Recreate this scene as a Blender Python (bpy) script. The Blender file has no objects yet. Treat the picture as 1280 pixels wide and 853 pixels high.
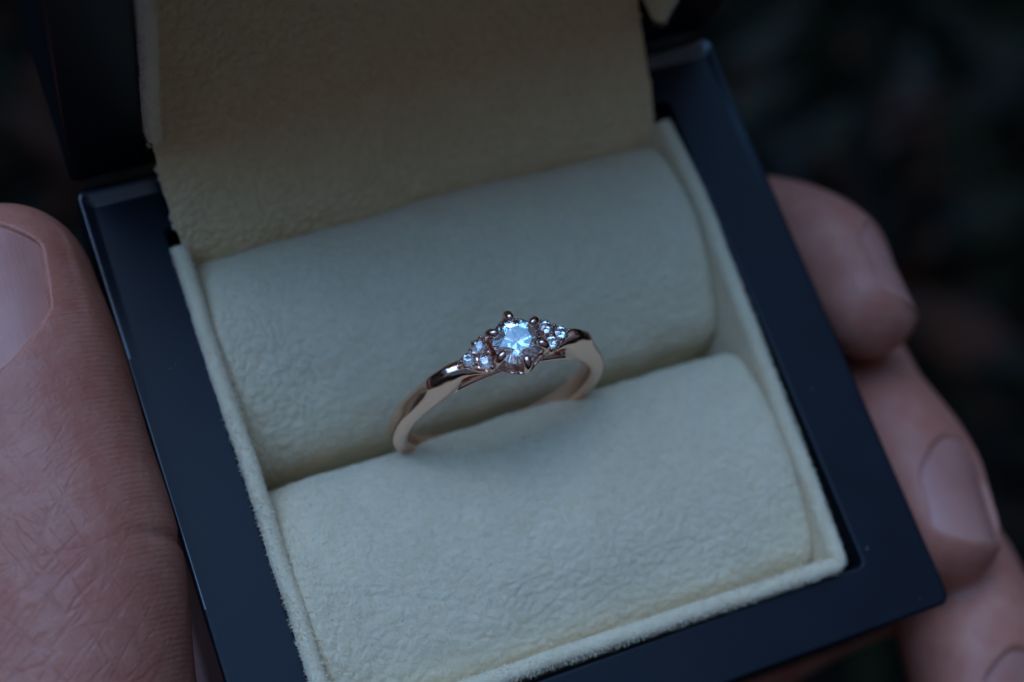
import bpy, bmesh, math, random
import numpy as np
from mathutils import Vector, Matrix

# one Blender unit is one centimetre
C = bpy.context.scene.collection
sc = bpy.context.scene
sc.unit_settings.scale_length = 0.01
rnd = random.Random(7)
npr = np.random.RandomState(11)

# ---------------------------------------------------------------- camera, sky, light, exposure
cam_d = bpy.data.cameras.new('camera')
cam = bpy.data.objects.new('camera', cam_d); C.objects.link(cam)
right = Vector((0.9230963, -0.3399512, 0.1797955))
upv = Vector((0.2694331, 0.9052967, 0.3283955))
back = Vector((-0.2744068, -0.2546978, 0.9272702))
Mx = Matrix((right, upv, back)).transposed().to_4x4()
Mx.translation = Vector((-3.92867, -3.27211, 13.79632))
cam.matrix_world = Mx
cam_d.sensor_width = 36.0
cam_d.lens = 57.132
cam_d.clip_start = 0.5
cam_d.clip_end = 60000
cam_d.dof.use_dof = True
cam_d.dof.focus_distance = 13.42
cam_d.dof.aperture_fstop = 0.14
sc.camera = cam

SUN_EL, SUN_AZ = math.radians(57), math.radians(-20)   # azimuth measured from +y clockwise: beyond the lid, to the left
w = bpy.data.worlds.new('World'); sc.world = w; w.use_nodes = True
nt = w.node_tree; nt.nodes.clear()
sky = nt.nodes.new('ShaderNodeTexSky'); sky.sky_type = 'NISHITA'; sky.sun_disc = False
sky.sun_elevation = SUN_EL; sky.sun_rotation = SUN_AZ
bg = nt.nodes.new('ShaderNodeBackground'); sky.ozone_density = 0.0; sky.air_density = 0.7; sky.dust_density = 4.0; bg.inputs[1].default_value = 0.06
wo = nt.nodes.new('ShaderNodeOutputWorld')
nt.links.new(sky.outputs[0], bg.inputs[0]); nt.links.new(bg.outputs[0], wo.inputs[0])

sun_d = bpy.data.lights.new('sun', 'SUN'); sun_d.energy = 2.8; sun_d.angle = math.radians(66); sun_d.color = (0.07, 0.41, 1.0)
sun = bpy.data.objects.new('sun', sun_d); C.objects.link(sun)
sdir = Vector((math.sin(SUN_AZ) * math.cos(SUN_EL), math.cos(SUN_AZ) * math.cos(SUN_EL), math.sin(SUN_EL)))
sun.rotation_euler = sdir.to_track_quat('Z', 'Y').to_euler()

sc.view_settings.view_transform = 'Standard'; sc.view_settings.look = 'None'
sc.view_settings.gamma = 1.0; sc.view_settings.exposure = 0.0
sc.render.engine = 'CYCLES'
sc.cycles.max_bounces = 16; sc.cycles.transmission_bounces = 14; sc.cycles.glossy_bounces = 8
sc.cycles.transparent_max_bounces = 8; sc.cycles.diffuse_bounces = 5
sc.cycles.use_denoising = True
sc.cycles.sample_clamp_indirect = 6.0

# ---------------------------------------------------------------- helpers
def link(name, me, mats, parent=None, smooth=True):
    o = bpy.data.objects.new(name, me); C.objects.link(o)
    for m in (mats if isinstance(mats, (list, tuple)) else [mats]): me.materials.append(m)
    if parent: o.parent = parent
    if smooth: me.polygons.foreach_set('use_smooth', [True] * len(me.polygons))
    return o

def mesh(verts, faces, name='m'):
    me = bpy.data.meshes.new(name)
    me.from_pydata([tuple(map(float, v)) for v in verts], [], [tuple(f) for f in faces]); me.update()
    return me

def recalc(me):
    bm = bmesh.new(); bm.from_mesh(me); bmesh.ops.recalc_face_normals(bm, faces=bm.faces); bm.to_mesh(me); bm.free(); me.update()
    return me

def empty(name, loc, label, cat, group=None):
    o = bpy.data.objects.new(name, None); C.objects.link(o); o.location = loc; o.empty_display_size = .3
    o['label'] = label; o['category'] = cat
    if group: o['group'] = group
    return o

def rrect(x0, x1, y0, y1, r, n=8, sub=0):
    pts = []
    if sub:
        q = rrect(x0, x1, y0, y1, r, n)
        for i in range(len(q)):
            a, b = q[i], q[(i + 1) % len(q)]; k = sub if i % (n + 1) == n else 1
            for j in range(k): pts.append((a[0] + (b[0] - a[0]) * j / k, a[1] + (b[1] - a[1]) * j / k))
        return pts
    r = max(r, 1e-4)
    for cx, cy, a0 in ((x1 - r, y1 - r, 0), (x0 + r, y1 - r, 90), (x0 + r, y0 + r, 180), (x1 - r, y0 + r, 270)):
        for i in range(n + 1):
            a = math.radians(a0 + 90 * i / n)
            pts.append((cx + r * math.cos(a), cy + r * math.sin(a)))
    return pts

def loft(loops, closed=True, cap0=False, cap1=False):
    n = len(loops[0]); V = [p for l in loops for p in l]; F = []
    m = n if closed else n - 1
    for i in range(len(loops) - 1):
        for j in range(m):
            k = (j + 1) % n
            F.append((i * n + j, i * n + k, (i + 1) * n + k, (i + 1) * n + j))
    if cap0: F.append(tuple(range(n - 1, -1, -1)))
    if cap1: F.append(tuple((len(loops) - 1) * n + j for j in range(n)))
    return V, F

# value noise and cell noise on numpy arrays
def vnoise(x, y, seed=0):
    rs = np.random.RandomState(seed); T = rs.rand(256, 256)
    xi = np.floor(x).astype(int); yi = np.floor(y).astype(int); fx = x - xi; fy = y - yi
    fx = fx * fx * (3 - 2 * fx); fy = fy * fy * (3 - 2 * fy)
    g = lambda a, b: T[a % 256, b % 256]
    return (g(xi, yi) * (1 - fx) + g(xi + 1, yi) * fx) * (1 - fy) + (g(xi, yi + 1) * (1 - fx) + g(xi + 1, yi + 1) * fx) * fy - .5

def fbm(x, y, seed=0, o=3):
    s = 0; a = 1
    for i in range(o):
        s = s + a * vnoise(x * 2 ** i + 7.3 * i, y * 2 ** i + 3.1 * i, seed + i); a *= .5
    return s

def cells(x, y, seed=0):
    rs = np.random.RandomState(seed); TX = rs.rand(128, 128); TY = rs.rand(128, 128)
    xi = np.floor(x).astype(int); yi = np.floor(y).astype(int)
    f1 = np.full(x.shape, 9.); f2 = np.full(x.shape, 9.)
    for dx in (-1, 0, 1):
        for dy in (-1, 0, 1):
            a = xi + dx; b = yi + dy
            d = np.hypot(a + TX[a % 128, b % 128] - x, b + TY[a % 128, b % 128] - y)
            f2 = np.where(d < f1, f1, np.minimum(f2, d)); f1 = np.minimum(f1, d)
    return f2 - f1

# ---------------------------------------------------------------- materials
class NT:
    def __init__(s, name):
        s.m = bpy.data.materials.new(name); s.m.use_nodes = True; s.t = s.m.node_tree
        s.b = s.t.nodes['Principled BSDF']; s.out = s.t.nodes['Material Output']
    def n(s, typ, **kw):
        nd = s.t.nodes.new(typ)
        for k, v in kw.items():
            if k.startswith('i_'):
                key = k[2:]; nd.inputs[int(key) if key.isdigit() else key].default_value = v
            else: setattr(nd, k, v)
        return nd
    def l(s, a, b): s.t.links.new(a, b)
    def coords(s, scale=(1, 1, 1), rot=(0, 0, 0), kind='Object'):
        tc = s.n('ShaderNodeTexCoord'); mp = s.n('ShaderNodeMapping')
        mp.inputs['Scale'].default_value = scale; mp.inputs['Rotation'].default_value = rot
        s.l(tc.outputs[kind], mp.inputs[0]); return mp.outputs[0]
    def noise(s, vec, scale, detail=4, rough=.5, dist=0):
        nd = s.n('ShaderNodeTexNoise'); nd.inputs['Scale'].default_value = scale; nd.inputs['Detail'].default_value = detail
        nd.inputs['Roughness'].default_value = rough; nd.inputs['Distortion'].default_value = dist
        s.l(vec, nd.inputs['Vector']); return nd
    def ramp(s, fac, stops):
        r = s.n('ShaderNodeValToRGB'); e = r.color_ramp.elements
        while len(e) < len(stops): e.new(.5)
        for k, (p, c) in enumerate(stops):
            e[k].position = p; e[k].color = (c[0], c[1], c[2], 1) if isinstance(c, tuple) else (c, c, c, 1)
        s.l(fac, r.inputs[0]); return r.outputs[0]
    def math(s, op, a, b=None):
        m = s.n('ShaderNodeMath', operation=op)
        for k, v in enumerate((a, b)):
            if v is None: continue
            if isinstance(v, (int, float)): m.inputs[k].default_value = v
            else: s.l(v, m.inputs[k])
        return m.outputs[0]
    def bump(s, h, strength=1, dist=.01, prev=None):
        b = s.n('ShaderNodeBump'); b.inputs['Strength'].default_value = strength; b.inputs['Distance'].default_value = dist
        s.l(h, b.inputs['Height'])
        if prev: s.l(prev, b.inputs['Normal'])
        return b.outputs[0]
    def mixc(s, fac, a, b, mode='MIX'):
        m = s.n('ShaderNodeMix', data_type='RGBA', blend_type=mode)
        for k, v in ((0, fac), (6, a), (7, b)):
            if isinstance(v, (int, float)): m.inputs[k].default_value = v
            elif isinstance(v, tuple): m.inputs[k].default_value = (*v, 1)
            else: s.l(v, m.inputs[k])
        return m.outputs[2]

def suede(name, base, dark):
    t = NT(name); b = t.b
    v = t.coords()
    n1 = t.noise(v, 3.0, 4, .6); n2 = t.noise(v, 70, 4, .7); n3 = t.noise(v, 16, 5, .65, .6)
    c = t.mixc(t.ramp(n1.outputs[0], [(.3, 0.0), (.7, 1.0)]), tuple(x * .93 for x in base), base)
    c = t.mixc(t.ramp(n3.outputs[0], [(.32, .45), (.55, 0.0)]), c, dark)
    sp = t.noise(v, 22, 2, .4)
    c = t.mixc(t.ramp(sp.outputs[0], [(.74, 0.0), (.80, .5)]), c, tuple(x * .45 for x in dark))
    t.l(c, b.inputs['Base Color'])
    b.inputs['Roughness'].default_value = 1.0; b.inputs['Specular IOR Level'].default_value = .1
    b.inputs['Sheen Weight'].default_value = .35; b.inputs['Sheen Roughness'].default_value = .6
    bb = t.bump(n3.outputs[0], .6, .02)
    bb = t.bump(n2.outputs[0], .55, .008, bb)
    t.l(bb, b.inputs['Normal'])
    return t.m
M_suede = suede('cream_suede', (.83, .690, .465), (.69, .52, .28))
M_flap = suede('cream_suede_shaded', (.86, .62, .33), (.66, .44, .19))  # browner copy of the suede: the flap's warm shade is in its colour

def fibre_mat():
    t = NT('suede_fibre'); t.b.inputs['Base Color'].default_value = (.84, .71, .51, 1); t.b.inputs['Roughness'].default_value = 1
    t.b.inputs['Specular IOR Level'].default_value = .1
    t.b.inputs['Transmission Weight'].default_value = 0
    return t.m
M_fibre = fibre_mat()

def lacquer(name='satin_black_lacquer', spec=.24, ro=.36):
    t = NT(name); b = t.b; v = t.coords()
    n = t.noise(v, 1.6, 5, .6); g = t.noise(v, 160, 2, .5); s = t.noise(t.coords((1, 14, 1), (0, 0, .9)), 9, 3, .5)
    t.l(t.mixc(t.ramp(n.outputs[0], [(.3, 0.0), (.7, 1.0)]), (.003, .0045, .009), (.005, .007, .013)), b.inputs['Base Color'])
    t.l(t.math('ADD', t.math('MULTIPLY', n.outputs[0], .10), ro), b.inputs['Roughness'])
    b.inputs['Specular IOR Level'].default_value = spec
    t.l(t.bump(s.outputs[0], .05, .004, t.bump(g.outputs[0], .12, .002)), b.inputs['Normal'])
    return t.m
M_lac = lacquer(); M_hilite = lacquer('edge_highlight_lacquer', .9, .20)  # second, glossier lacquer added so the bead and left edge show a highlight

def gold():
    t = NT('rose_gold'); b = t.b; v = t.coords()
    b.inputs['Base Color'].default_value = (.92, .62, .51, 1); b.inputs['Metallic'].default_value = 1
    n = t.noise(v, 9, 3, .5); s = t.noise(t.coords((60, 4, 60)), 3, 3, .6)
    t.l(t.math('ADD', t.math('MULTIPLY', n.outputs[0], .06), .15), b.inputs['Roughness'])
    t.l(t.bump(s.outputs[0], .05, .002, t.bump(n.outputs[0], .15, .006)), b.inputs['Normal'])
    return t.m
M_gold = gold()

def diamond():
    t = NT('diamond'); t.t.nodes.remove(t.b)
    g = t.n('ShaderNodeBsdfGlass'); g.inputs['IOR'].default_value = 2.42; g.inputs['Roughness'].default_value = 0
    g.inputs['Color'].default_value = (1, 1, 1, 1)
    t.l(g.outputs[0], t.out.inputs[0]); return t.m
M_dia = diamond()

def skin():
    t = NT('skin'); b = t.b; v = t.coords()
    n1 = t.noise(v, .8, 4, .6); n2 = t.noise(v, 4.5, 4, .6); n3 = t.noise(v, 30, 3, .6)
    c = t.mixc(t.ramp(n1.outputs[0], [(.35, 0.0), (.65, 1.0)]), (.44, .15, .105), (.54, .22, .158))
    c = t.mixc(t.ramp(n2.outputs[0], [(.35, .55), (.65, 0.0)]), c, (.42, .10, .065))
    c = t.mixc(t.math('MULTIPLY', n3.outputs[0], .22), c, (.58, .31, .19))
    def lines(rot, sx, sy, hw, seed):
        a = t.n('ShaderNodeMapping'); a.inputs['Rotation'].default_value = (0, 0, rot); t.l(t.coords(), a.inputs[0])
        m = t.n('ShaderNodeMapping'); m.inputs['Scale'].default_value = (sx, sy, sy * .5); m.inputs['Location'].default_value = (seed, seed * 2.3, 0)
        t.l(a.outputs[0], m.inputs[0]); n = t.noise(m.outputs[0], 1.0, 2.2, .5, .55)
        return t.ramp(t.math('ABSOLUTE', t.math('SUBTRACT', n.outputs[0], .5)), [(0, 0.0), (hw * .5, .35), (hw * 1.3, 1.0)])
    sx = t.n('ShaderNodeSeparateXYZ'); t.l(t.coords(), sx.inputs[0])
    isth = t.ramp(t.math('MULTIPLY', t.math('ADD', sx.outputs[0], 8.0), .1), [(.50, 1.0), (.55, 0.0)])
    low = t.math('MULTIPLY', isth, t.ramp(t.math('MULTIPLY', t.math('ADD', sx.outputs[1], 6.0), .1), [(.56, 1.0), (.72, 0.10)]))
    edge = t.ramp(t.math('MULTIPLY', t.math('ADD', sx.outputs[0], 6.0), .2), [(.38, 1.0), (.50, .25)])   # weaker towards the pad
    low = t.math('MULTIPLY', low, edge)
    fam = [lines(-.72, .40, 2.8, .016, 3.0), lines(-.60, .7, 4.6, .026, 11.0), lines(-.10, .5, 1.7, .013, 7.0), lines(1.15, .35, 3.0, .010, 17.0)]
    L_ = fam[0]
    for q in fam[1:]: L_ = t.math('MULTIPLY', L_, q)
    vf = t.n('ShaderNodeTexVoronoi', feature='DISTANCE_TO_EDGE'); vf.inputs['Scale'].default_value = 15
    t.l(t.coords((1, 1.3, 1), (0, 0, .4)), vf.inputs['Vector']); fine = t.ramp(vf.outputs['Distance'], [(0, 0.0), (.3, 1.0)])
    wr = t.n('ShaderNodeTexWave', wave_type='BANDS', bands_direction='Y'); wr.inputs['Scale'].default_value = 5.5
    wr.inputs['Distortion'].default_value = 2.6; wr.inputs['Detail'].default_value = 1.0; wr.inputs['Detail Scale'].default_value = .35
    t.l(t.coords((.5, 1.35, .6), (0, 0, -.35)), wr.inputs['Vector'])
    side = t.math('MULTIPLY', t.ramp(t.math('MULTIPLY', t.math('ADD', sx.outputs[0], 6.0), .2), [(.44, 0.0), (.50, 1.0)]), isth)
    inv = lambda h: t.math('SUBTRACT', 1.0, h)
    c = t.mixc(t.math('MULTIPLY', t.math('MULTIPLY', inv(L_), low), .14), c, (.30, .105, .09))
    t.l(c, b.inputs['Base Color'])
    bb = t.bump(t.math('MULTIPLY', L_, low), .42, .015)
    bb = t.bump(fine, .25, .006, bb)
    bb = t.bump(t.noise(v, 9, 3, .6).outputs[0], .5, .02, bb)
    bb = t.bump(t.math('MULTIPLY', wr.outputs['Fac'], side), .28, .007, bb)
    t.l(bb, b.inputs['Normal'])
    b.inputs['Roughness'].default_value = .48; b.inputs['Specular IOR Level'].default_value = .4
    b.inputs['Subsurface Weight'].default_value = .35; b.inputs['Subsurface Radius'].default_value = (1, .35, .2)
    b.inputs['Subsurface Scale'].default_value = .35
    return t.m
M_skin = skin()

def nailm():
    t = NT('nail'); b = t.b; v = t.coords((1, 1, 1))
    n = t.noise(v, 1.5, 3, .5); r = t.noise(t.coords((14, 1, 14)), 2, 2, .5)
    t.l(t.mixc(t.ramp(n.outputs[0], [(.35, 0.0), (.7, 1.0)]), (.46, .175, .135), (.54, .24, .19)), b.inputs['Base Color'])
    b.inputs['Roughness'].default_value = .42; b.inputs['Specular IOR Level'].default_value = .35; b.inputs['Subsurface Weight'].default_value = .2
    b.inputs['Subsurface Radius'].default_value = (1, .4, .3); b.inputs['Subsurface Scale'].default_value = .15
    t.l(t.bump(r.outputs[0], .25, .01), b.inputs['Normal']); return t.m
M_nail = nailm()
M_edge = nailm(); M_edge.name = 'nail_free_edge'
for nd in M_edge.node_tree.nodes:
    if nd.type == 'MIX': nd.inputs[6].default_value = (.49, .22, .165, 1); nd.inputs[7].default_value = (.56, .27, .20, 1)

# ---------------------------------------------------------------- ground, undergrowth far below and an added leaf bank around
def soil():
    t = NT('dark_soil'); v = t.coords(); n = t.noise(v, .05, 6, .6)
    t.l(t.ramp(n.outputs[0], [(.3, (.007, .006, .003)), (.7, (.020, .014, .006))]), t.b.inputs['Base Color'])
    t.b.inputs['Roughness'].default_value = 1; t.l(t.bump(n.outputs[0], 1, 4), t.b.inputs['Normal']); return t.m
g = 30000
me = mesh([(-g, -g, -110), (g, -g, -110), (g, g, -110), (-g, g, -110)], [(0, 1, 2, 3)])
gr = link('ground', me, soil(), smooth=False); gr['kind'] = 'structure'; gr['label'] = 'dark bare soil far below the hand'

def leafm():
    t = NT('dark_leaves'); v = t.coords(); n = t.noise(v, .055, 2, .5); n2 = t.noise(v, .3, 2, .5)
    c = t.ramp(n.outputs[0], [(.38, (.0015, .002, .0005)), (.46, (.011, .013, .001)), (.51, (.002, .002, .0005)), (.56, (.060, .012, .001)), (.64, (.002, .002, .0005))])
    t.l(t.mixc(t.math('MULTIPLY', n2.outputs[0], .5), c, (.004, .005, .001)), t.b.inputs['Base Color'])
    t.b.inputs['Roughness'].default_value = .7; t.b.inputs['Specular IOR Level'].default_value = .25; return t.m
def leaves():
    N = 36000
    V = []; F = []
    for i in range(N):
        if i < 13000:
            a = rnd.uniform(0, 2 * math.pi); r = 170 * math.sqrt(rnd.random())
            p = Vector((r * math.cos(a) + 20, r * math.sin(a) + 20, rnd.uniform(-108, -62) + 14 * math.sin(r * .07 + a * 3))); s = rnd.uniform(2.5, 5.5)
        else:  # unseen leaf bank all round, added to block low sky and darken reflections
            a = rnd.uniform(0, 2 * math.pi); fr_ = max(0, -math.sin(a)) ** .7
            q = rnd.random() ** 1.2; r = 150 + 160 * q; top = -60 + (60 + 330 * q) * (1 - .35 * fr_)
            p = Vector((r * math.cos(a), r * math.sin(a), rnd.uniform(-105, top * (.75 + .25 * math.sin(a * 5))))); s = rnd.uniform(8, 15)
        ax = Vector((rnd.gauss(0, 1), rnd.gauss(0, 1), rnd.gauss(0, .5))).normalized()
        up = Vector((rnd.gauss(0, .6), rnd.gauss(0, .6), 1)).normalized()
        sd = ax.cross(up).normalized(); nn = sd.cross(ax)
        k = len(V)
        V += [p - ax * s, p + sd * s * .42 + nn * s * .1, p + ax * s, p - sd * s * .42 + nn * s * .1, p - nn * s * .06]
        F += [(k, k + 1, k + 4), (k + 1, k + 2, k + 4), (k + 2, k + 3, k + 4), (k + 3, k, k + 4)]
    return mesh(V, F)
ug = link('undergrowth', leaves(), leafm(), smooth=False); ug['kind'] = 'stuff'; ug['label'] = 'dark green and brown leaves blurred far behind the box, plus an unseen bank added all round to block low sky'

# ---------------------------------------------------------------- ring box
box = empty('ring_box', (0, 0, -3.0), 'open black lacquered jewellery box lined in cream suede, held in the hand', 'ring box')
BX = Vector((0, 0, 3.0))   # parts are modelled with the rim of the base at z = 0
def part(name, me, mat, parent=box, off=BX, **k):
    o = link(name, me, mat, parent, **k)
    o.location = off if parent is box else (0, 0, 0)
    return o

def body(depth, fillet_out, yb, inner_r=.05, low=-2.44, ridge=0.0):
    """Hollow lacquered half box: rim at z = 0, outer 6.4 x 6.02 cm. yb = larger rounding along the back rim."""
    X, Y = 3.2, 3.011; loops = []
    def lp(ins, z, insb=None, r=.10):
        insb = ins if insb is None else insb
        return [(x, y, z) for x, y in rrect(-X + ins, X - ins, -Y + ins, Y - insb, max(r - ins * .6, .02), 8, 30)]
    loops.append(lp(.06, -depth)); loops.append(lp(.0, -depth + .06))
    loops.append(lp(0, -yb * 1.05)); 
    for i in range(0, 9):
        a = math.radians(90 * i / 8)
        ins = fillet_out * (1 - math.cos(a)); insb = yb * (1 - math.cos(a))
        z = -fillet_out * (1 - math.sin(a)); zb = -yb * (1 - math.sin(a))
        l = lp(ins, z, insb)
        # back verts take the larger rounding
        l = [(x, y, z + (zb - z) * min(1, max(0, (y - 2.55) / .3))) for x, y, z in l]
        loops.append(l)
    if ridge:
        # added bead along hinge edge and rear corners, tilted to catch a sky highlight
        def up(l, h): return [(x, y, z + h * (1 if y > 2.75 else max(0, (y - 1.2) / 1.55) ** 1.5)) for x, y, z in l]
        loops = [up(l, ridge * min(1, max(0, (i - 2) / 8))) if i > 2 else l for i, l in enumerate(loops)]
        for k, (ins, h) in enumerate(((.03, .90), (.055, .76), (.08, .59), (.10, .44), (.12, .29), (.14, .14), (.16, 0.0))):
            l = lp(fillet_out + ins * .55, 0, yb + ins); loops.append(up(l, ridge * h))
    e = .015
    def inn(off, z): return [(x, y, z) for x, y in rrect(-2.53 - off, 2.53 + off, low - off, 2.44 + off, inner_r + off, 8, 30)]
    l = lp(fillet_out + (.16 * .55 if ridge else 0) + .012, 0, (yb + .16 if ridge else fillet_out) + .012); loops.append(l)
    loops.append(inn(e + .02, 0)); loops.append(inn(e, 0)); loops.append(inn(e * .3, -e * .3)); loops.append(inn(0, -e)); loops.append(inn(0, -depth + .3))
    V, F = loft(loops, True, True, True)
    return recalc(mesh(V, F))

def harden(o, ang=40):
    md = o.modifiers.new('edges', 'EDGE_SPLIT'); md.split_angle = math.radians(ang)

base = part('base', body(3.0, .035, .06, ridge=.035), M_lac); harden(base)
base.data.materials.append(M_hilite)
for p_ in base.data.polygons:
    c_ = p_.center
    if p_.normal.z > .25 and c_.z > -.2 and (c_.y > 2.80 or (c_.x < -3.155 and c_.y > -1)) and c_.z != 0 and abs(p_.normal.x) + abs(p_.normal.y) > .02: p_.material_index = 1
lid = part('lid', body(2.2, .035, .05, low=-2.70), M_lac); harden(lid)
# the lid stands open behind the base: its rim faces the front
LIDM = Matrix.Translation((0, 3.055, 3.05)) @ Matrix.Rotation(math.radians(90), 4, 'X')
lid.data.transform(LIDM)
# flip so the cavity looks to -y
# (rim normal +z turned to -y)

# --- liner walls
def wall_path():
    pts = []
    def seg(a, b, n):
        for i in range(n): pts.append((a[0] + (b[0] - a[0]) * i / n, a[1] + (b[1] - a[1]) * i / n))
    def arc(cx, cy, r, a0, a1, n=7):
        for i in range(n): 
            a = math.radians(a0 + (a1 - a0) * i / n); pts.append((cx + r * math.cos(a), cy + r * math.sin(a)))
    # counter-clockwise seen from above, start at the back right
    arc(2.27, 2.25, .15, 10, 90); seg((2.27, 2.40), (-2.42, 2.40), 60)
    arc(-2.42, 2.28, .12, 90, 180); seg((-2.54, 2.28), (-2.54, -2.22), 60)
    arc(-2.42, -2.24, .12, 180, 270); seg((-2.42, -2.36), (2.20, -2.43), 60)
    arc(2.22, -2.29, .14, 270, 360)
    seg((2.36, -2.27), (2.40, -1.5), 12); seg((2.40, -1.5), (2.455, .3), 24); seg((2.455, .3), (2.48, 1.4), 16); seg((2.48, 1.4), (2.42, 2.28), 12)
    return pts
def lip(path, thick, ztop, zbot, seed, drop=None):
    P = np.array(path); n = len(P)
    T = np.roll(P, -1, 0) - np.roll(P, 1, 0); T /= np.linalg.norm(T, axis=1)[:, None]
    for _ in range(2): T = (np.roll(T, 1, 0) + T + np.roll(T, -1, 0)) / 3
    N = np.stack([T[:, 1], -T[:, 0]], 1)          # outward
    L = np.cumsum(np.linalg.norm(np.roll(P, -1, 0) - P, axis=1))
    wob = fbm(L * 2.3, L * 0 + seed, seed, 3) * .016
    prof = [(0, zbot)]
    r = thick / 2
    prof.append((0, ztop - r))
    for i in range(1, 8):
        a = math.pi * i / 8; prof.append((-r + r * math.cos(a), ztop - r + r * math.sin(a) * 1.0))
    prof.append((-thick, ztop - r)); prof.append((-thick, zbot))
    loops = []
    for o, z in prof:
        loops.append([(P[i, 0] + N[i, 0] * (o + wob[i]), P[i, 1] + N[i, 1] * (o + wob[i]), z + (wob[(i * 3 + 11) % n] * .5 if z > ztop - r - .001 else 0)) for i in range(n)])
    V, F = loft(loops, True)
    if drop: V = [(x, y, z - (drop(x, y) if z > zbot + .01 else 0)) for x, y, z in V]
    return recalc(mesh(V, F)), P, N, L
sstep = lambda a, b, v: (lambda t: t * t * (3 - 2 * t))(min(1, max(0, (v - a) / (b - a))))
base_drop = lambda x, y: .95 * sstep(2.18, 2.42, y)
lid_drop = lambda x, y: 1.1 * sstep(-2.34, -2.45, y)
lm, P, N, L = lip(wall_path(), .15, .13, -1.3, 3, base_drop)
liner = part('base_liner', lm, M_suede)

def fibres(samples, ln=(.03, .07), wd=.0035):
    V = []; F = []
    for p, n in samples:
        d = (Vector(n) + Vector((rnd.gauss(0, .5), rnd.gauss(0, .5), rnd.gauss(0, .5)))).normalized()
        l = rnd.uniform(*ln); s = d.cross(Vector((rnd.gauss(0, 1), rnd.gauss(0, 1), rnd.gauss(0, 1)))).normalized() * wd
        q = Vector(p); k = len(V); bend = s.cross(d).normalized() * l * rnd.uniform(-.35, .35)
        V += [q - s, q + s, q + d * l * .55 + bend * .4 + s * .7, q + d * l * .55 + bend * .4 - s * .7, q + d * l + bend]
        F += [(k, k + 1, k + 2, k + 3), (k + 3, k + 2, k + 4)]
    return mesh(V, F)
def lip_samples(P, N, thick, ztop, num, drop):
    S = []; n = len(P); seg = np.linalg.norm(np.roll(P, -1, 0) - P, axis=1); cum = np.concatenate([[0], np.cumsum(seg)])
    for _ in range(num):
        u = rnd.random() * cum[-1]; i = min(int(np.searchsorted(cum, u)) - 1, n - 1); f = (u - cum[i]) / max(seg[i], 1e-6)
        p = P[i] * (1 - f) + P[(i + 1) % n] * f; nn = N[i]; a = rnd.uniform(-.35, math.pi + .2); r = thick / 2
        off = -r + r * math.cos(a) * .95; z = ztop - r + r * math.sin(a) * .95
        if a < 0: off = -.004; z = ztop - r - rnd.random() * .12
        S.append(((p[0] + nn[0] * off, p[1] + nn[1] * off, z - drop(p[0], p[1])), (nn[0] * math.cos(a), nn[1] * math.cos(a), max(math.sin(a), .1))))
    return S
fz = part('liner_nap', fibres(lip_samples(P, N, .15, .13, 20000, base_drop), (.014, .042), .0024), M_fibre); fz.parent = liner; fz.location = (0, 0, 0); fz['kind'] = 'stuff'

# --- lid liner lip (same frame as the lid)
def lid_path():
    pts = []
    q = rrect(-2.52, 2.50, -2.61, 2.44, .17, 7)
    out = []
    for i in range(len(q)):
        a, b = q[i], q[(i + 1) % len(q)]; d = math.hypot(b[0] - a[0], b[1] - a[1]); k = max(1, int(d / .08))
        for j in range(k): out.append((a[0] + (b[0] - a[0]) * j / k, a[1] + (b[1] - a[1]) * j / k))
    return out
lm2, P2, N2, L2 = lip(lid_path(), .13, .16, -1.6, 9, lid_drop)
lm2.transform(LIDM); ll = part('lid_liner', lm2, M_suede)
fm = fibres(lip_samples(P2, N2, .13, .16, 12000, lid_drop), (.014, .042), .0024); fm.transform(LIDM)
fz2 = part('lid_liner_nap', fm, M_fibre); fz2.parent = ll; fz2.location = (0, 0, 0); fz2['kind'] = 'stuff'
bk = mesh([(-2.6, -2.6, -1.6), (2.6, -2.6, -1.6), (2.6, 2.5, -1.6), (-2.6, 2.5, -1.6)], [(0, 1, 2, 3)]); bk.transform(LIDM)
lbk = part('lid_pad', bk, M_flap)

# --- the two suede rolls
def interp(xs, ys, x):
    # smooth monotone interpolation
    xs = np.array(xs, float); ys = np.array(ys, float)
    d = np.diff(ys) / np.diff(xs); m = np.concatenate([[d[0]], (d[:-1] + d[1:]) / 2, [d[-1]]])
    i = np.clip(np.searchsorted(xs, x) - 1, 0, len(xs) - 2); h = xs[i + 1] - xs[i]; t = (x - xs[i]) / h
    return (2*t**3-3*t**2+1)*ys[i] + (t**3-2*t**2+t)*h*m[i] + (-2*t**3+3*t**2)*ys[i+1] + (t**3-t**2)*h*m[i+1]

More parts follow.
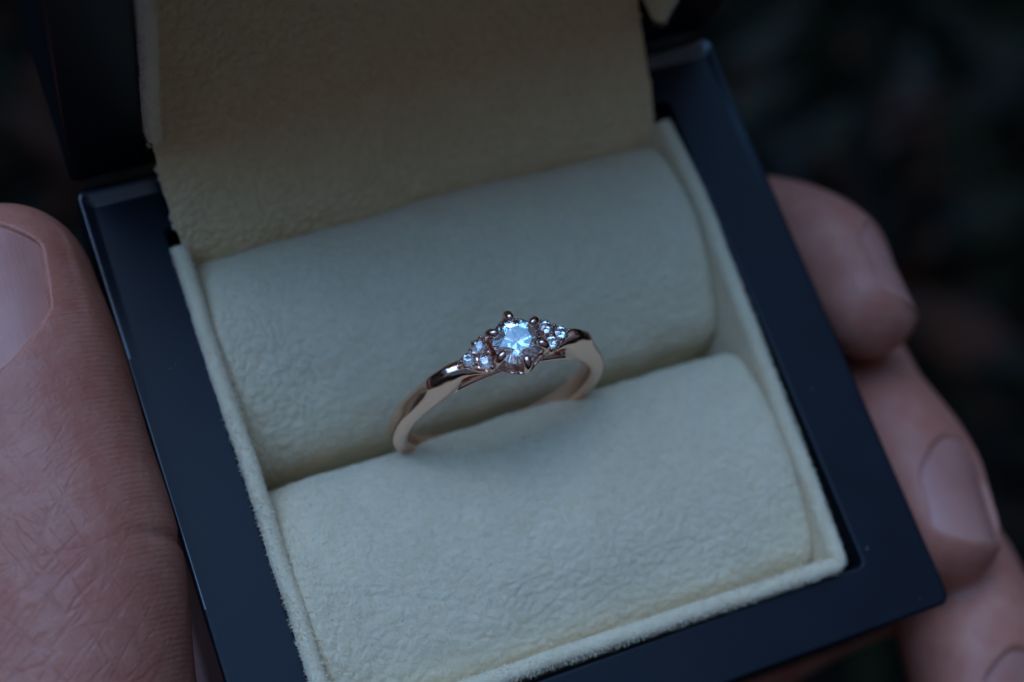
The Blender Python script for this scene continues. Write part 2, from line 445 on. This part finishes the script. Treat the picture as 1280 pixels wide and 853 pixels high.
def sheet(prof, xr, nu, nv, wr, endr=.16, crown=.12, seed=0, curve_amp=0.0):
    """prof: list of (y, z) along the section; swept along x between xr[0](v), xr[1](v); wr(u, s) -> displacement."""
    prof = np.array(prof, float)
    s = np.concatenate([[0], np.cumsum(np.hypot(*np.diff(prof, axis=0).T))])
    sv = np.linspace(0, s[-1], nv); y = interp(s, prof[:, 0], sv); z = interp(s, prof[:, 1], sv)
    ty = np.gradient(y, sv); tz = np.gradient(z, sv); tl = np.hypot(ty, tz); ny, nz = -tz / tl, ty / tl
    sgn = 1 if nz[nv // 2] > 0 else -1; ny *= sgn; nz *= sgn
    u = np.linspace(0, 1, nu)
    # pack more columns near the ends
    u = .5 - .5 * np.cos(np.pi * u) * (1 - .0) if endr > 0 else u
    x0 = xr[0](sv / s[-1]); x1 = xr[1](sv / s[-1])
    X = x0[None, :] + (x1 - x0)[None, :] * u[:, None]
    S = np.repeat(sv[None, :], nu, 0)
    dl = X - x0[None, :]; dr = x1[None, :] - X
    def rd(d):
        t = np.clip(d / max(endr, 1e-6), 0, 1); return -(1 - np.sqrt(np.clip(1 - (1 - t) ** 2, 0, 1))) * endr
    D = (rd(dl) + rd(dr)) if endr > 0 else 0 * X
    D = D + crown * (1 - (2 * u[:, None] - 1) ** 2) * np.sin(np.pi * np.clip(S / s[-1], 0, 1))
    D = D + wr(X, S, s[-1])
    Yv = y[None, :] + ny[None, :] * D; Zv = z[None, :] + nz[None, :] * D
    V = np.stack([X, Yv, Zv], -1).reshape(-1, 3)
    F = [(i * nv + j, (i + 1) * nv + j, (i + 1) * nv + j + 1, i * nv + j + 1) for i in range(nu - 1) for j in range(nv - 1)]
    me = mesh(V, F)
    if me.polygons[(nu // 2) * (nv - 1) + nv // 2].normal.z < 0 : me.flip_normals()
    return me, V.reshape(nu, nv, 3)

def wrinkle(scale, amp, width, ax=1.0, seed=1, mask=None):
    def f(X, S, Lt):
        wx = fbm(X * 2.2, S * 2.2, seed, 3) * .20; wy = fbm(X * 2.2 + 9, S * 2.2 + 5, seed + 5, 3) * .16
        c = cells((X + wx) * scale / ax + 40, (S + wy) * scale + 40, seed)
        c2 = cells((X + wx * .5) * scale * 2.1 / ax + 10, (S + wy) * scale * 2.1 + 70, seed + 2)
        dome = lambda c_, w_: np.sqrt(np.clip(c_ / w_, 0, 1)) - 1
        d = dome(c, width) * amp + dome(c2, width) * amp * .25
        if mask is not None: d = d * mask(X, S, Lt)
        return d + fbm(X * 1.6, S * 1.6, seed + 9, 3) * .05 + fbm(X * 14, S * 14, seed + 3, 2) * .006
    return f

front_mask = lambda X, S, Lt: .55 + .75 * np.clip((S / Lt - .35) / .35, 0, 1) * (.6 + .4 * np.clip(fbm(X * .8, S * .8, 4) * 2 + .5, 0, 1))
back_mask = lambda X, S, Lt: .45 + .45 * np.clip(fbm(X * .9, S * .9, 14) * 2 + .3, 0, 1)
con = lambda c: (lambda t: np.full_like(t, c))
# front roll, section from the slot to the front wall
fr_prof = [(-.05, -1.2), (-.07, -.75), (-.10, -.38), (-.21, -.12), (-.42, .0), (-.8, .075), (-1.2, .09), (-1.6, .04), (-1.95, -.06), (-2.15, -.17), (-2.27, -.42), (-2.30, -.9)]
fm_, FG = sheet(fr_prof, (con(-2.44), lambda t: 2.30 - .05 * t), 380, 230, wrinkle(10.5, .012, .38, 1.4, 21, front_mask), .14, .07)
fr = part('front_cushion', fm_, M_suede); fr['label'] = 'padded suede roll in front of the ring'
bk_prof = [(2.25, -1.2), (2.21, -.8), (2.14, -.35), (1.98, -.10), (1.68, .02), (1.3, .07), (.94, .03), (.6, -.10), (.32, -.30), (.17, -.52), (.12, -.8), (.11, -1.2)]
bm_, BG = sheet(bk_prof, (con(-2.43), con(2.33)), 360, 210, wrinkle(10.5, .018, .38, 1.2, 33, back_mask), .14, .08)
bkr = part('rear_cushion', bm_, M_suede); bkr['label'] = 'padded suede roll behind the ring'
# suede flap that bridges base and lid
fl_prof = [(2.02, -.9), (2.06, -.42), (2.18, -.14), (2.34, .05), (2.58, .24), (2.89, .475), (3.22, .71), (3.52, 1.0), (3.80, 1.45), (4.12, 2.1), (4.38, 3.0), (4.5, 4.2)]
gm_, GG = sheet(fl_prof, (lambda t: -2.40 - .07 * np.exp(-((t - .26) / .1) ** 2), lambda t: 2.32 - .10 * np.clip((t - .35) / .3, 0, 1)),
                330, 330, wrinkle(10.5, .026, .38, 1.15, 55, lambda X, S, Lt: .9), 0, .0)
fl = part('hinge_flap', gm_, M_flap)
md = fl.modifiers.new('thickness', 'SOLIDIFY'); md.thickness = .05; md.offset = -1

# nap along the silhouettes of the rolls
def nap_samples(G, num, jr):
    S = []; nu, nv, _ = G.shape
    for _ in range(num):
        i = rnd.randrange(1, nu - 1); j = rnd.randrange(int(nv * jr[0]), int(nv * jr[1]))
        a = Vector(G[i + 1, j] - G[i - 1, j]); b = Vector(G[i, j + 1] - G[i, j - 1]); n = a.cross(b).normalized()
        if n.z < -.2 or (abs(n.z) < .3 and n.dot(Vector((0, .1, 1))) < 0): n = -n
        if n.z < 0: n = -n
        S.append((G[i, j], n))
    return S
for host, G, num, jr in ((fr, FG, 42000, (.08, .92)), (bkr, BG, 30000, (.1, .85)), (fl, GG, 26000, (.08, .75))):
    f_ = part('cushion_nap', fibres(nap_samples(G, num, jr), (.012, .032), .0017), M_fibre); f_.parent = host; f_.location = (0, 0, 0); f_['kind'] = 'stuff'

# floor of the slot, so that nothing shines through
part('tray', mesh([(-2.5, -2.4, -1.15), (2.45, -2.4, -1.15), (2.45, 2.4, -1.15), (-2.5, 2.4, -1.15)], [(0, 1, 2, 3)]), M_suede, smooth=False)

ls = []
for _ in range(13):
    a = rnd.choice(((-3.15, -2.6), (2.58, 3.15))); q = rnd.random()
    p = (rnd.uniform(*a), rnd.uniform(-2.9, 2.6), .004) if q < .62 else (rnd.uniform(-3, 3), rnd.uniform(-2.95, -2.5), .004)
    ls.append((p, (rnd.gauss(0, 1), rnd.gauss(0, 1), .12)))
lint = part('lint', fibres(ls, (.015, .07), .0016), M_fibre); lint['kind'] = 'stuff'

# ---------------------------------------------------------------- ring
ring = empty('ring', (-.25, -.03, .27), 'rose gold diamond ring standing upright in the slot between the cream rolls', 'ring')
ring.rotation_euler = (-.10, 0, 0)

def tube(pts, ry, rr, closed=False, n=16, sq=.5, tap=None):
    """sweep in the x-z plane: pts (x, z), half widths ry (y) and half thicknesses rr (radial)."""
    P = np.array(pts, float); m = len(P)
    T = np.gradient(P, axis=0) if not closed else np.roll(P, -1, 0) - np.roll(P, 1, 0)
    T /= np.linalg.norm(T, axis=1)[:, None]; Nn = np.stack([T[:, 1], -T[:, 0]], 1)
    loops = []
    for i in range(m):
        l = []
        for k in range(n):
            a = 2 * math.pi * (k + .5) / n; ca, sa = math.cos(a), math.sin(a)
            cx = math.copysign(abs(ca) ** sq, ca) * rr[i]; cy = math.copysign(abs(sa) ** sq, sa) * ry[i]
            if tap is not None: cy *= 1 - tap[i] * max(0, SG * cx / rr[i])
            l.append((P[i, 0] + Nn[i, 0] * cx, cy, P[i, 1] + Nn[i, 1] * cx))
        loops.append(l)
    return loft(loops, True, True, True)

SG = -1
parts_v = []; parts_f = []
def add(VF, M=None):
    V, F = VF; k = len(parts_v)
    parts_v.extend(V); parts_f.extend([tuple(i + k for i in f) for f in F])
def arcp(r, a0, a1, n): return [(r * math.sin(math.radians(a0 + (a1 - a0) * i / (n - 1))), r * math.cos(math.radians(a0 + (a1 - a0) * i / (n - 1)))) for i in range(n)]
# lower band from 36 degrees right of the top round the bottom to 36 degrees left
TE = [10.5, 15.6, 21, 25, 29, 33, 37, 41, 47, 56, 68, 80, 120, 180]
TO = [1.090, 1.095, 1.115, 1.160, 1.192, 1.180, 1.160, 1.120, 1.075, 1.035, 1.012, 1.0, .995, .995]
TI = [1.030, 1.035, 1.045, 1.030, .990, .925, .870, .85, .85, .85, .85, .85, .85, .85]
TT = [0, .05, .28, .40, .44, .44, .42, .38, .34, .28, .22, .18, .15, .15]
TY = [.105, .118, .092, .082, .088, .096, .100, .103, .105, .107, .108, .108, .108, .108]
n = 300; th = [10.5 + (349.5 - 10.5) * i / (n - 1) for i in range(n)]
bp = []; ry = []; rr = []; tp = []
for a in th:
    e = np.array([min(a, 360 - a)]); ro = float(interp(TE, TO, e)[0]); ri = float(interp(TE, TI, e)[0]); r = (ro + ri) / 2
    bp.append((r * math.sin(math.radians(a)), r * math.cos(math.radians(a)))); ry.append(float(interp(TE, TY, e)[0])); rr.append((ro - ri) / 2); tp.append(float(interp(TE, TT, e)[0]))
add(tube(bp, ry, rr, n=32, sq=.5, tap=tp))
# inner rail under the head
rp = arcp(.890, -46, 46, 60); add(tube(rp, [.098] * 60, [.040] * 60, n=16, sq=.6))
# stem of the head, a cup with a scalloped rim
cup = []
NA = 72
def cupr(z): return .075 + .165 * ((z - .88) / .26) ** .55 if z > .88 else .075
zs = [.86, .89, .93, .98, 1.03, 1.08, 1.12]
for z in zs: cup.append([(cupr(z) * math.cos(2 * math.pi * k / NA), cupr(z) * math.sin(2 * math.pi * k / NA), z) for k in range(NA)])
rim = lambda k: 1.135 - .045 * (0.5 - .5 * math.cos(6 * (2 * math.pi * k / NA - math.pi / 6) + 0))
lobe = lambda k: 1 + .13 * (0.5 + .5 * math.cos(6 * (2 * math.pi * k / NA - math.pi / 6)))
cup2 = []
for li, l in enumerate(cup):
    t = li / (len(cup) - 1)
    cup2.append([(x * (1 + (lobe(k) - 1) * t), y * (1 + (lobe(k) - 1) * t), z + (rim(k) - 1.12) * t ** 2) for k, (x, y, z) in enumerate(l)])
inner = [[(x * .86, y * .86, z + .004) for x, y, z in l] for l in cup2[::-1]]
inner = [inner[0], inner[1], inner[2], inner[3], inner[4]]
V, F = loft(cup2 + inner, True, True, True); add((V, F))
bme = recalc(mesh(parts_v, parts_f, 'band'))
tmp = bpy.data.objects.new('tmp', bme); C.objects.link(tmp)
md = tmp.modifiers.new('r', 'REMESH'); md.mode = 'VOXEL'; md.voxel_size = .0095; md.use_smooth_shade = True
md = tmp.modifiers.new('s', 'CORRECTIVE_SMOOTH'); tmp.modifiers.remove(md)
md = tmp.modifiers.new('s', 'SMOOTH'); md.factor = .5; md.iterations = 3
dg = bpy.context.evaluated_depsgraph_get(); bme2 = bpy.data.meshes.new_from_object(tmp.evaluated_get(dg)); bpy.data.objects.remove(tmp)
link('band', bme2, M_gold, ring)

# brilliant cut stones
def brilliant(R, name, parent, loc, spin=0.0):
    pts = []
    tr, th_, gz = (.55, .30, .03) if R > .1 else (.46, .36, .03)
    for k in range(8):
        a = math.radians(45 * k + 22.5) + spin; pts.append((tr * math.cos(a), tr * math.sin(a), th_))
        # crown main facet meets: mid ring
        a2 = math.radians(45 * k) + spin; rm = .80; pts.append((rm * math.cos(a2), rm * math.sin(a2), gz + (th_ - gz) * (1 - rm) / (1 - tr * math.cos(math.radians(22.5))) * 1.03))
        a3 = math.radians(45 * k + 22.5) + spin; pts.append((.42 * math.cos(a3), .42 * math.sin(a3), -.02 - .84 * (1 - .42) + .018))
    for k in range(32):
        a = math.radians(11.25 * k) + spin; pts.append((math.cos(a), math.sin(a), .02)); pts.append((math.cos(a), math.sin(a), -.02))
    pts.append((0, 0, -.86))
    bm = bmesh.new()
    for p in pts: bm.verts.new([c * R for c in p])
    bmesh.ops.convex_hull(bm, input=bm.verts)
    for v in [v for v in bm.verts if not v.link_faces]: bm.verts.remove(v)
    bmesh.ops.dissolve_limit(bm, angle_limit=math.radians(.6), verts=bm.verts, edges=bm.edges)
    bmesh.ops.recalc_face_normals(bm, faces=bm.faces)
    me = bpy.data.meshes.new(name); bm.to_mesh(me); bm.free()
    o = link(name, me, M_dia, parent, smooth=False); o.location = loc
    return o
ZS = 1.235
cs = brilliant(.206, 'centre_diamond', ring, (0, 0, ZS), .1)

def sweep3(pts, rad, n=12):
    P = [Vector(p) for p in pts]; loops = []
    ref = Vector((0, 0, 1))
    for i, p in enumerate(P):
        t = (P[min(i + 1, len(P) - 1)] - P[max(i - 1, 0)]).normalized()
        a = t.cross(Vector((-P[0].y, P[0].x, 0)) if P[0].xy.length > 1e-5 else Vector((1, 0, 0))).normalized(); b = t.cross(a)
        loops.append([tuple(p + (a * math.cos(2 * math.pi * k / n) + b * math.sin(2 * math.pi * k / n)) * rad[i]) for k in range(n)])
    return loft(loops, True, True, True)
def sphere_bits(c, r, sc=(1, 1, 1)):
    bm = bmesh.new(); bmesh.ops.create_uvsphere(bm, u_segments=16, v_segments=10, radius=r)
    V = [(v.co.x * sc[0] + c[0], v.co.y * sc[1] + c[1], v.co.z * sc[2] + c[2]) for v in bm.verts]; F = [[v.index for v in f.verts] for f in bm.faces]; bm.free()
    return V, F
# six claws: one claw mesh, turned copies
cl = [(.13, .95), (.185, 1.03), (.225, 1.11), (.244, 1.19), (.243, 1.245), (.222, 1.283), (.190, 1.296), (.160, 1.288)]
rs = [.024, .027, .030, .032, .035, .038, .036, .020]
V, F = sweep3([(r, 0, z) for r, z in cl], rs, 14)
clm = recalc(mesh(V, F, 'claw'))
for k in range(6):
    o = bpy.data.objects.new('claw', clm); C.objects.link(o); o.parent = ring; o.rotation_euler = (0, 0, math.radians(30 + 60 * k))
clm.materials.append(M_gold); clm.polygons.foreach_set('use_smooth', [True] * len(clm.polygons))
# the trios
trio = [(.300, .072, 1.130), (.300, -.072, 1.130), (.415, 0, 1.098)]
beads = [(.480, 0, 1.085, .024), (.372, .066, 1.125, .021), (.372, -.066, 1.125, .021), (.318, 0, 1.148, .019), (.262, .138, 1.130, .024), (.262, -.138, 1.130, .024), (.245, .03, 1.158, .018), (.245, -.03, 1.158, .018), (.330, .130, 1.118, .016), (.330, -.130, 1.118, .016)]
bead_me = None
for s in (1, -1):
    for (x, y, z) in trio:
        b = brilliant(.062, 'accent_diamond', ring, (s * x, y, z + .042), rnd.random())
        b.rotation_euler = (rnd.uniform(-.12, .12), s * rnd.uniform(.1, .3), 0)
    # plate under the trio, drilled look: rounded triangular boat
    pl = [(.215, -.135), (.30, -.140), (.372, -.085), (.475, -.022), (.485, 0), (.475, .022), (.372, .085), (.30, .140), (.215, .135)]
    lo = []
    for zz, k in ((-.075, .72), (-.035, .97), (-.008, 1.0), (.0, .96)):
        lo.append([(s * (.33 + (x - .33) * k), y * k, 1.092 - (x - .30) * .26 + zz) for x, y in pl])
    V, F = loft(lo, True, True, True); pm = recalc(mesh(V, F))
    po = link('trio_plate', pm, M_gold, ring); harden(po, 50)
    for (x, y, z, r) in beads:
        if bead_me is None:
            V, F = sphere_bits((0, 0, 0), 1.0); bead_me = mesh(V, F, 'bead'); bead_me.materials.append(M_gold); bead_me.polygons.foreach_set('use_smooth', [True] * len(bead_me.polygons))
        o = bpy.data.objects.new('bead', bead_me); C.objects.link(o); o.parent = ring; o.location = (s * x, y, z + .020); o.scale = (r * 1.05, r * 1.05, r * 2.3)

# ---------------------------------------------------------------- hand
hand = None
HV = []; HF = []
def limb(pts, n=28):
    """pts: (x, y, z, a, b) with a = half width across, b = half thickness; up chosen from normals given separately."""
    out = []
    P = [Vector(p[:3]) for p in pts]
    # resample with Catmull-Rom
    def cr(p0, p1, p2, p3, t): return .5 * ((2 * p1) + (-p0 + p2) * t + (2 * p0 - 5 * p1 + 4 * p2 - p3) * t * t + (-p0 + 3 * p1 - 3 * p2 + p3) * t ** 3)
    A = np.array(pts, float); R_ = []
    for i in range(len(A) - 1):
        p0 = A[max(i - 1, 0)]; p1 = A[i]; p2 = A[i + 1]; p3 = A[min(i + 2, len(A) - 1)]
        for k in range(8): R_.append(cr(p0, p1, p2, p3, k / 8))
    R_.append(A[-1]); return np.array(R_)
def limb_mesh(pts, nrm, n=32, tipcap=1.0, sq=.95):
    A = limb(pts); m = len(A); nrm = Vector(nrm).normalized(); loops = []
    ctr = [Vector(a[:3]) for a in A]
    t_end = (ctr[-1] - ctr[-2]).normalized()
    # extend with a rounded tip
    a_, b_ = A[-1, 3], A[-1, 4]; ext = []
    for k in range(1, 9):
        f = k / 8; ang = f * math.pi / 2
        ext.append((ctr[-1] + t_end * math.sin(ang) * tipcap * max(a_, b_), a_ * max(math.cos(ang), .02) ** .8, b_ * max(math.cos(ang), .02) ** .8))
    seq = [(c, A[i, 3], A[i, 4]) for i, c in enumerate(ctr)] + ext
    for i, (c, a, b) in enumerate(seq):
        p0 = seq[max(i - 1, 0)][0]; p1 = seq[min(i + 1, len(seq) - 1)][0]; t = (p1 - p0).normalized() if (p1 - p0).length > 1e-6 else t_end
        nn = (nrm - t * nrm.dot(t)).normalized(); lat = t.cross(nn)
        l = []
        for k in range(n):
            th_ = 2 * math.pi * k / n; ca, sa = math.cos(th_), math.sin(th_)
            l.append(tuple(c + lat * a * math.copysign(abs(ca) ** sq, ca) + nn * b * math.copysign(abs(sa) ** sq, sa)))
        loops.append(l)
    V, F = loft(loops, True, True, True); k = len(HV)
    HV.extend(V); HF.extend([tuple(i + k for i in f) for f in F])

TH_N = Vector((-.42, 0, .90))
thumb = [(-4.2, -7.8, -5.2, 1.9, 1.6), (-4.9, -5.8, -3.1, 1.6, 1.5), (-5.15, -3.9, -1.3, 1.40, 1.30), (-4.74, -2.4, -.50, 1.18, 1.2), (-4.40, -1.2, -.15, 1.02, 1.05), (-4.19, -.3, .0, .99, .97), (-4.13, .6, .02, .93, .90), (-4.11, 1.5, .02, .93, .84), (-4.08, 2.15, .0, .86, .74)]
limb_mesh(thumb, TH_N, 40, .98, .93)
IN_N = Vector((.80, .38, .46)).normalized()
index = [(-1.5, 1.0, -4.5, 1.2, 1.1), (1.2, 1.7, -4.2, .98, .9), (2.9, 1.95, -3.8, .86, .82), (3.42, 1.70, -2.7, .74, .72), (3.70, 1.27, -1.62, .68, .66), (3.90, .70, -.98, .69, .64), (3.90, .10, -.62, .62, .56)]
middle = [(-1.5, -1.0, -4.6, 1.2, 1.1), (1.4, -.3, -4.3, 1.0, .92), (3.6, .4, -3.95, .92, .88), (4.35, .15, -2.9, .80, .78), (4.05, -.85, -1.80, .74, .72), (4.02, -1.60, -1.34, .74, .68), (3.95, -2.20, -1.12, .68, .60)]
ringf = [(-1.5, -3.0, -4.6, 1.2, 1.1), (1.4, -2.6, -4.4, .98, .9), (3.6, -2.2, -4.2, .9, .86), (4.65, -2.35, -3.2, .82, .8), (4.35, -3.05, -2.1, .76, .74), (4.05, -3.70, -1.75, .74, .66), (3.85, -4.20, -1.6, .66, .56)]
MI_N = Vector((.50, .14, .85)).normalized()
for q, nv_ in ((index, IN_N), (middle, MI_N), (ringf, MI_N)): limb_mesh(q, nv_, 32, .98)
# palm under the box
limb_mesh([(-4.6, -9.5, -7.4, 2.6, 1.5), (-3.4, -6.0, -5.6, 3.0, 1.5), (-2.0, -2.5, -4.5, 3.2, 1.45), (-.6, 0.0, -4.3, 3.2, 1.2)], Vector((.1, .3, 1)), 40, .5)
hme = recalc(mesh(HV, HF, 'hand'))
tmp = bpy.data.objects.new('tmp', hme); C.objects.link(tmp)
md = tmp.modifiers.new('r', 'REMESH'); md.mode = 'VOXEL'; md.voxel_size = .06
md = tmp.modifiers.new('s', 'SMOOTH'); md.factor = .5; md.iterations = 9
md = tmp.modifiers.new('ss', 'SUBSURF'); md.levels = 1; md.render_levels = 1
dg = bpy.context.evaluated_depsgraph_get(); hm2 = bpy.data.meshes.new_from_object(tmp.evaluated_get(dg)); bpy.data.objects.remove(tmp)

# nail beds
def nail_frame(A, nrm, s_from_tip):
    """frame at the last limb point"""
    P = limb(A); tip = Vector(P[-1, :3]); t = (tip - Vector(P[-4, :3])).normalized()
    nn = (nrm - t * nrm.dot(t)).normalized(); return tip, t, nn, t.cross(nn)
def nail(A, nrm, s0, s1, hw, b, depth, arcb=.22, tilt=0.0, tipc=.12):
    """s0 cuticle and s1 free edge along the axis from the last limb point, hw half width, b height of the nail crest above the axis"""
    c, t, nn, lat = nail_frame(A, nrm, 0)
    G = []; nu, nv = 25, 25
    for i in range(nu):
        s = s0 + (s1 - s0) * i / (nu - 1)
        row = []
        for j in range(nv):
            v = -1 + 2 * j / (nv - 1)
            e = i / (nu - 1)
            ss = s + arcb * (abs(v) ** 2.4) * (1 - e) * 1.2 - tipc * e * abs(v) ** 2.6
            x = hw * v; h = b - (1 - math.sqrt(max(0, 1 - (v * .86) ** 2))) * hw * .95 - tilt * max(0, ss - s0)
            row.append(c + t * ss + lat * x + nn * h)
        G.append(row)
    V = [tuple(p) for r in G for p in r]; F = [(i * nv + j, i * nv + j + 1, (i + 1) * nv + j + 1, (i + 1) * nv + j) for i in range(nu - 1) for j in range(nv - 1)]
    me = mesh(V, F)
    if me.polygons[len(F) // 2].normal.dot(nn) < 0: me.flip_normals()
    return me, (c, t, nn, lat, s0, s1, hw, b, tilt, arcb, tipc)

nails = [nail(thumb, TH_N, -1.02, .50, .72, .80, .03, .46, .12, .38),
         nail(index, IN_N, -.60, .50, .48, .580, .03, .32, .18, .22),
         nail(middle, MI_N, -.64, .50, .54, .612, .03, .34, .18, .24),
         nail(ringf, MI_N, -.60, .48, .48, .575, .03, .32, .18, .24)]

co = np.empty(len(hm2.vertices) * 3); hm2.vertices.foreach_get('co', co); co = co.reshape(-1, 3)
for me_, (c, t, nn, lat, s0, s1, hw, b, tilt, arcb, tipc) in nails:
    d = co - np.array(c); s = d @ np.array(t); x = d @ np.array(lat); h = d @ np.array(nn)
    v = x / hw; hn = b - (1 - np.sqrt(np.clip(1 - (np.clip(v, -1.1, 1.1) * .86) ** 2, 0, 1))) * hw * .95 - tilt * np.clip(s - s0, 0, 9)
    s0v = s0 + 1.2 * arcb * np.abs(np.clip(v, -1, 1)) ** 2.4; s1v = s1 - tipc * np.abs(np.clip(v, -1, 1)) ** 2.6
    ins = np.clip((1.0 - np.abs(v)) / .10, 0, 1) * np.clip((s - s0v) / .06, 0, 1) * np.clip((s1v + .02 - s) / .06, 0, 1) * (h > 0)
    near = (np.abs(v) < 1.6) & (s > s0 - .4) & (s < s1 + .3) & (h > 0)
    # inside the plate the skin sinks below it
    target = hn - .022
    dh = np.where(h > target, target - h, 0) * ins
    # fold round the plate stands slightly proud
    ring_ = np.exp(-((np.abs(v) - 1.12) / .13) ** 2) * np.clip((s - s0 + .1) / .2, 0, 1) * np.clip((s1 - s) / .2, 0, 1)
    cut = np.exp(-((s - s0v + .07) / .07) ** 2) * (np.abs(v) < 1.0)
    want = hn + .012
    dh = dh + np.where(near, np.clip(want - h, 0, .12) * np.clip(.45 * ring_ + cut, 0, 1), 0) * (1 - ins)
    co += dh[:, None] * np.array(nn)[None, :]
# flesh that presses on the lacquer stays outside it
inY = np.abs(co[:, 1]) < 3.05
m = inY & (co[:, 2] < .1) & (co[:, 2] > -3.02) & (np.abs(co[:, 0]) < 3.206)
far = np.abs(co[:, 0]) > 2.2
co[m & far, 0] = np.sign(co[m & far, 0]) * 3.206
m2 = inY & (np.abs(co[:, 0]) < 3.2) & (co[:, 2] > -3.9) & (co[:, 2] < 0) & ~far
co[m2, 2] = np.minimum(co[m2, 2], -3.02)
# crease across the thumb joint
gq = np.exp(-((co[:, 1] + .33 + (co[:, 0] + 3.6) * .12) / .06) ** 2) * np.clip((co[:, 0] + 3.75) / .3, 0, 1) * (co[:, 0] < -3) * .03
nr = np.empty(len(hm2.vertices) * 3); hm2.vertices.foreach_get('normal', nr); nr = nr.reshape(-1, 3)
co -= nr * gq[:, None]
hm2.vertices.foreach_set('co', co.reshape(-1)); hm2.update()
hand = link('hand', hm2, M_skin)
hand['label'] = 'bare hand gripping the black box between thumb and three curled fingertips'; hand['category'] = 'hand'
for (me_, fr_) in nails:
    o = link('nail', me_, M_nail, hand)
    me_.materials.append(M_edge)
    for q in range(24): me_.polygons[len(me_.polygons) - 1 - q].material_index = 1
    md = o.modifiers.new('thickness', 'SOLIDIFY'); md.thickness = .018; md.offset = -1
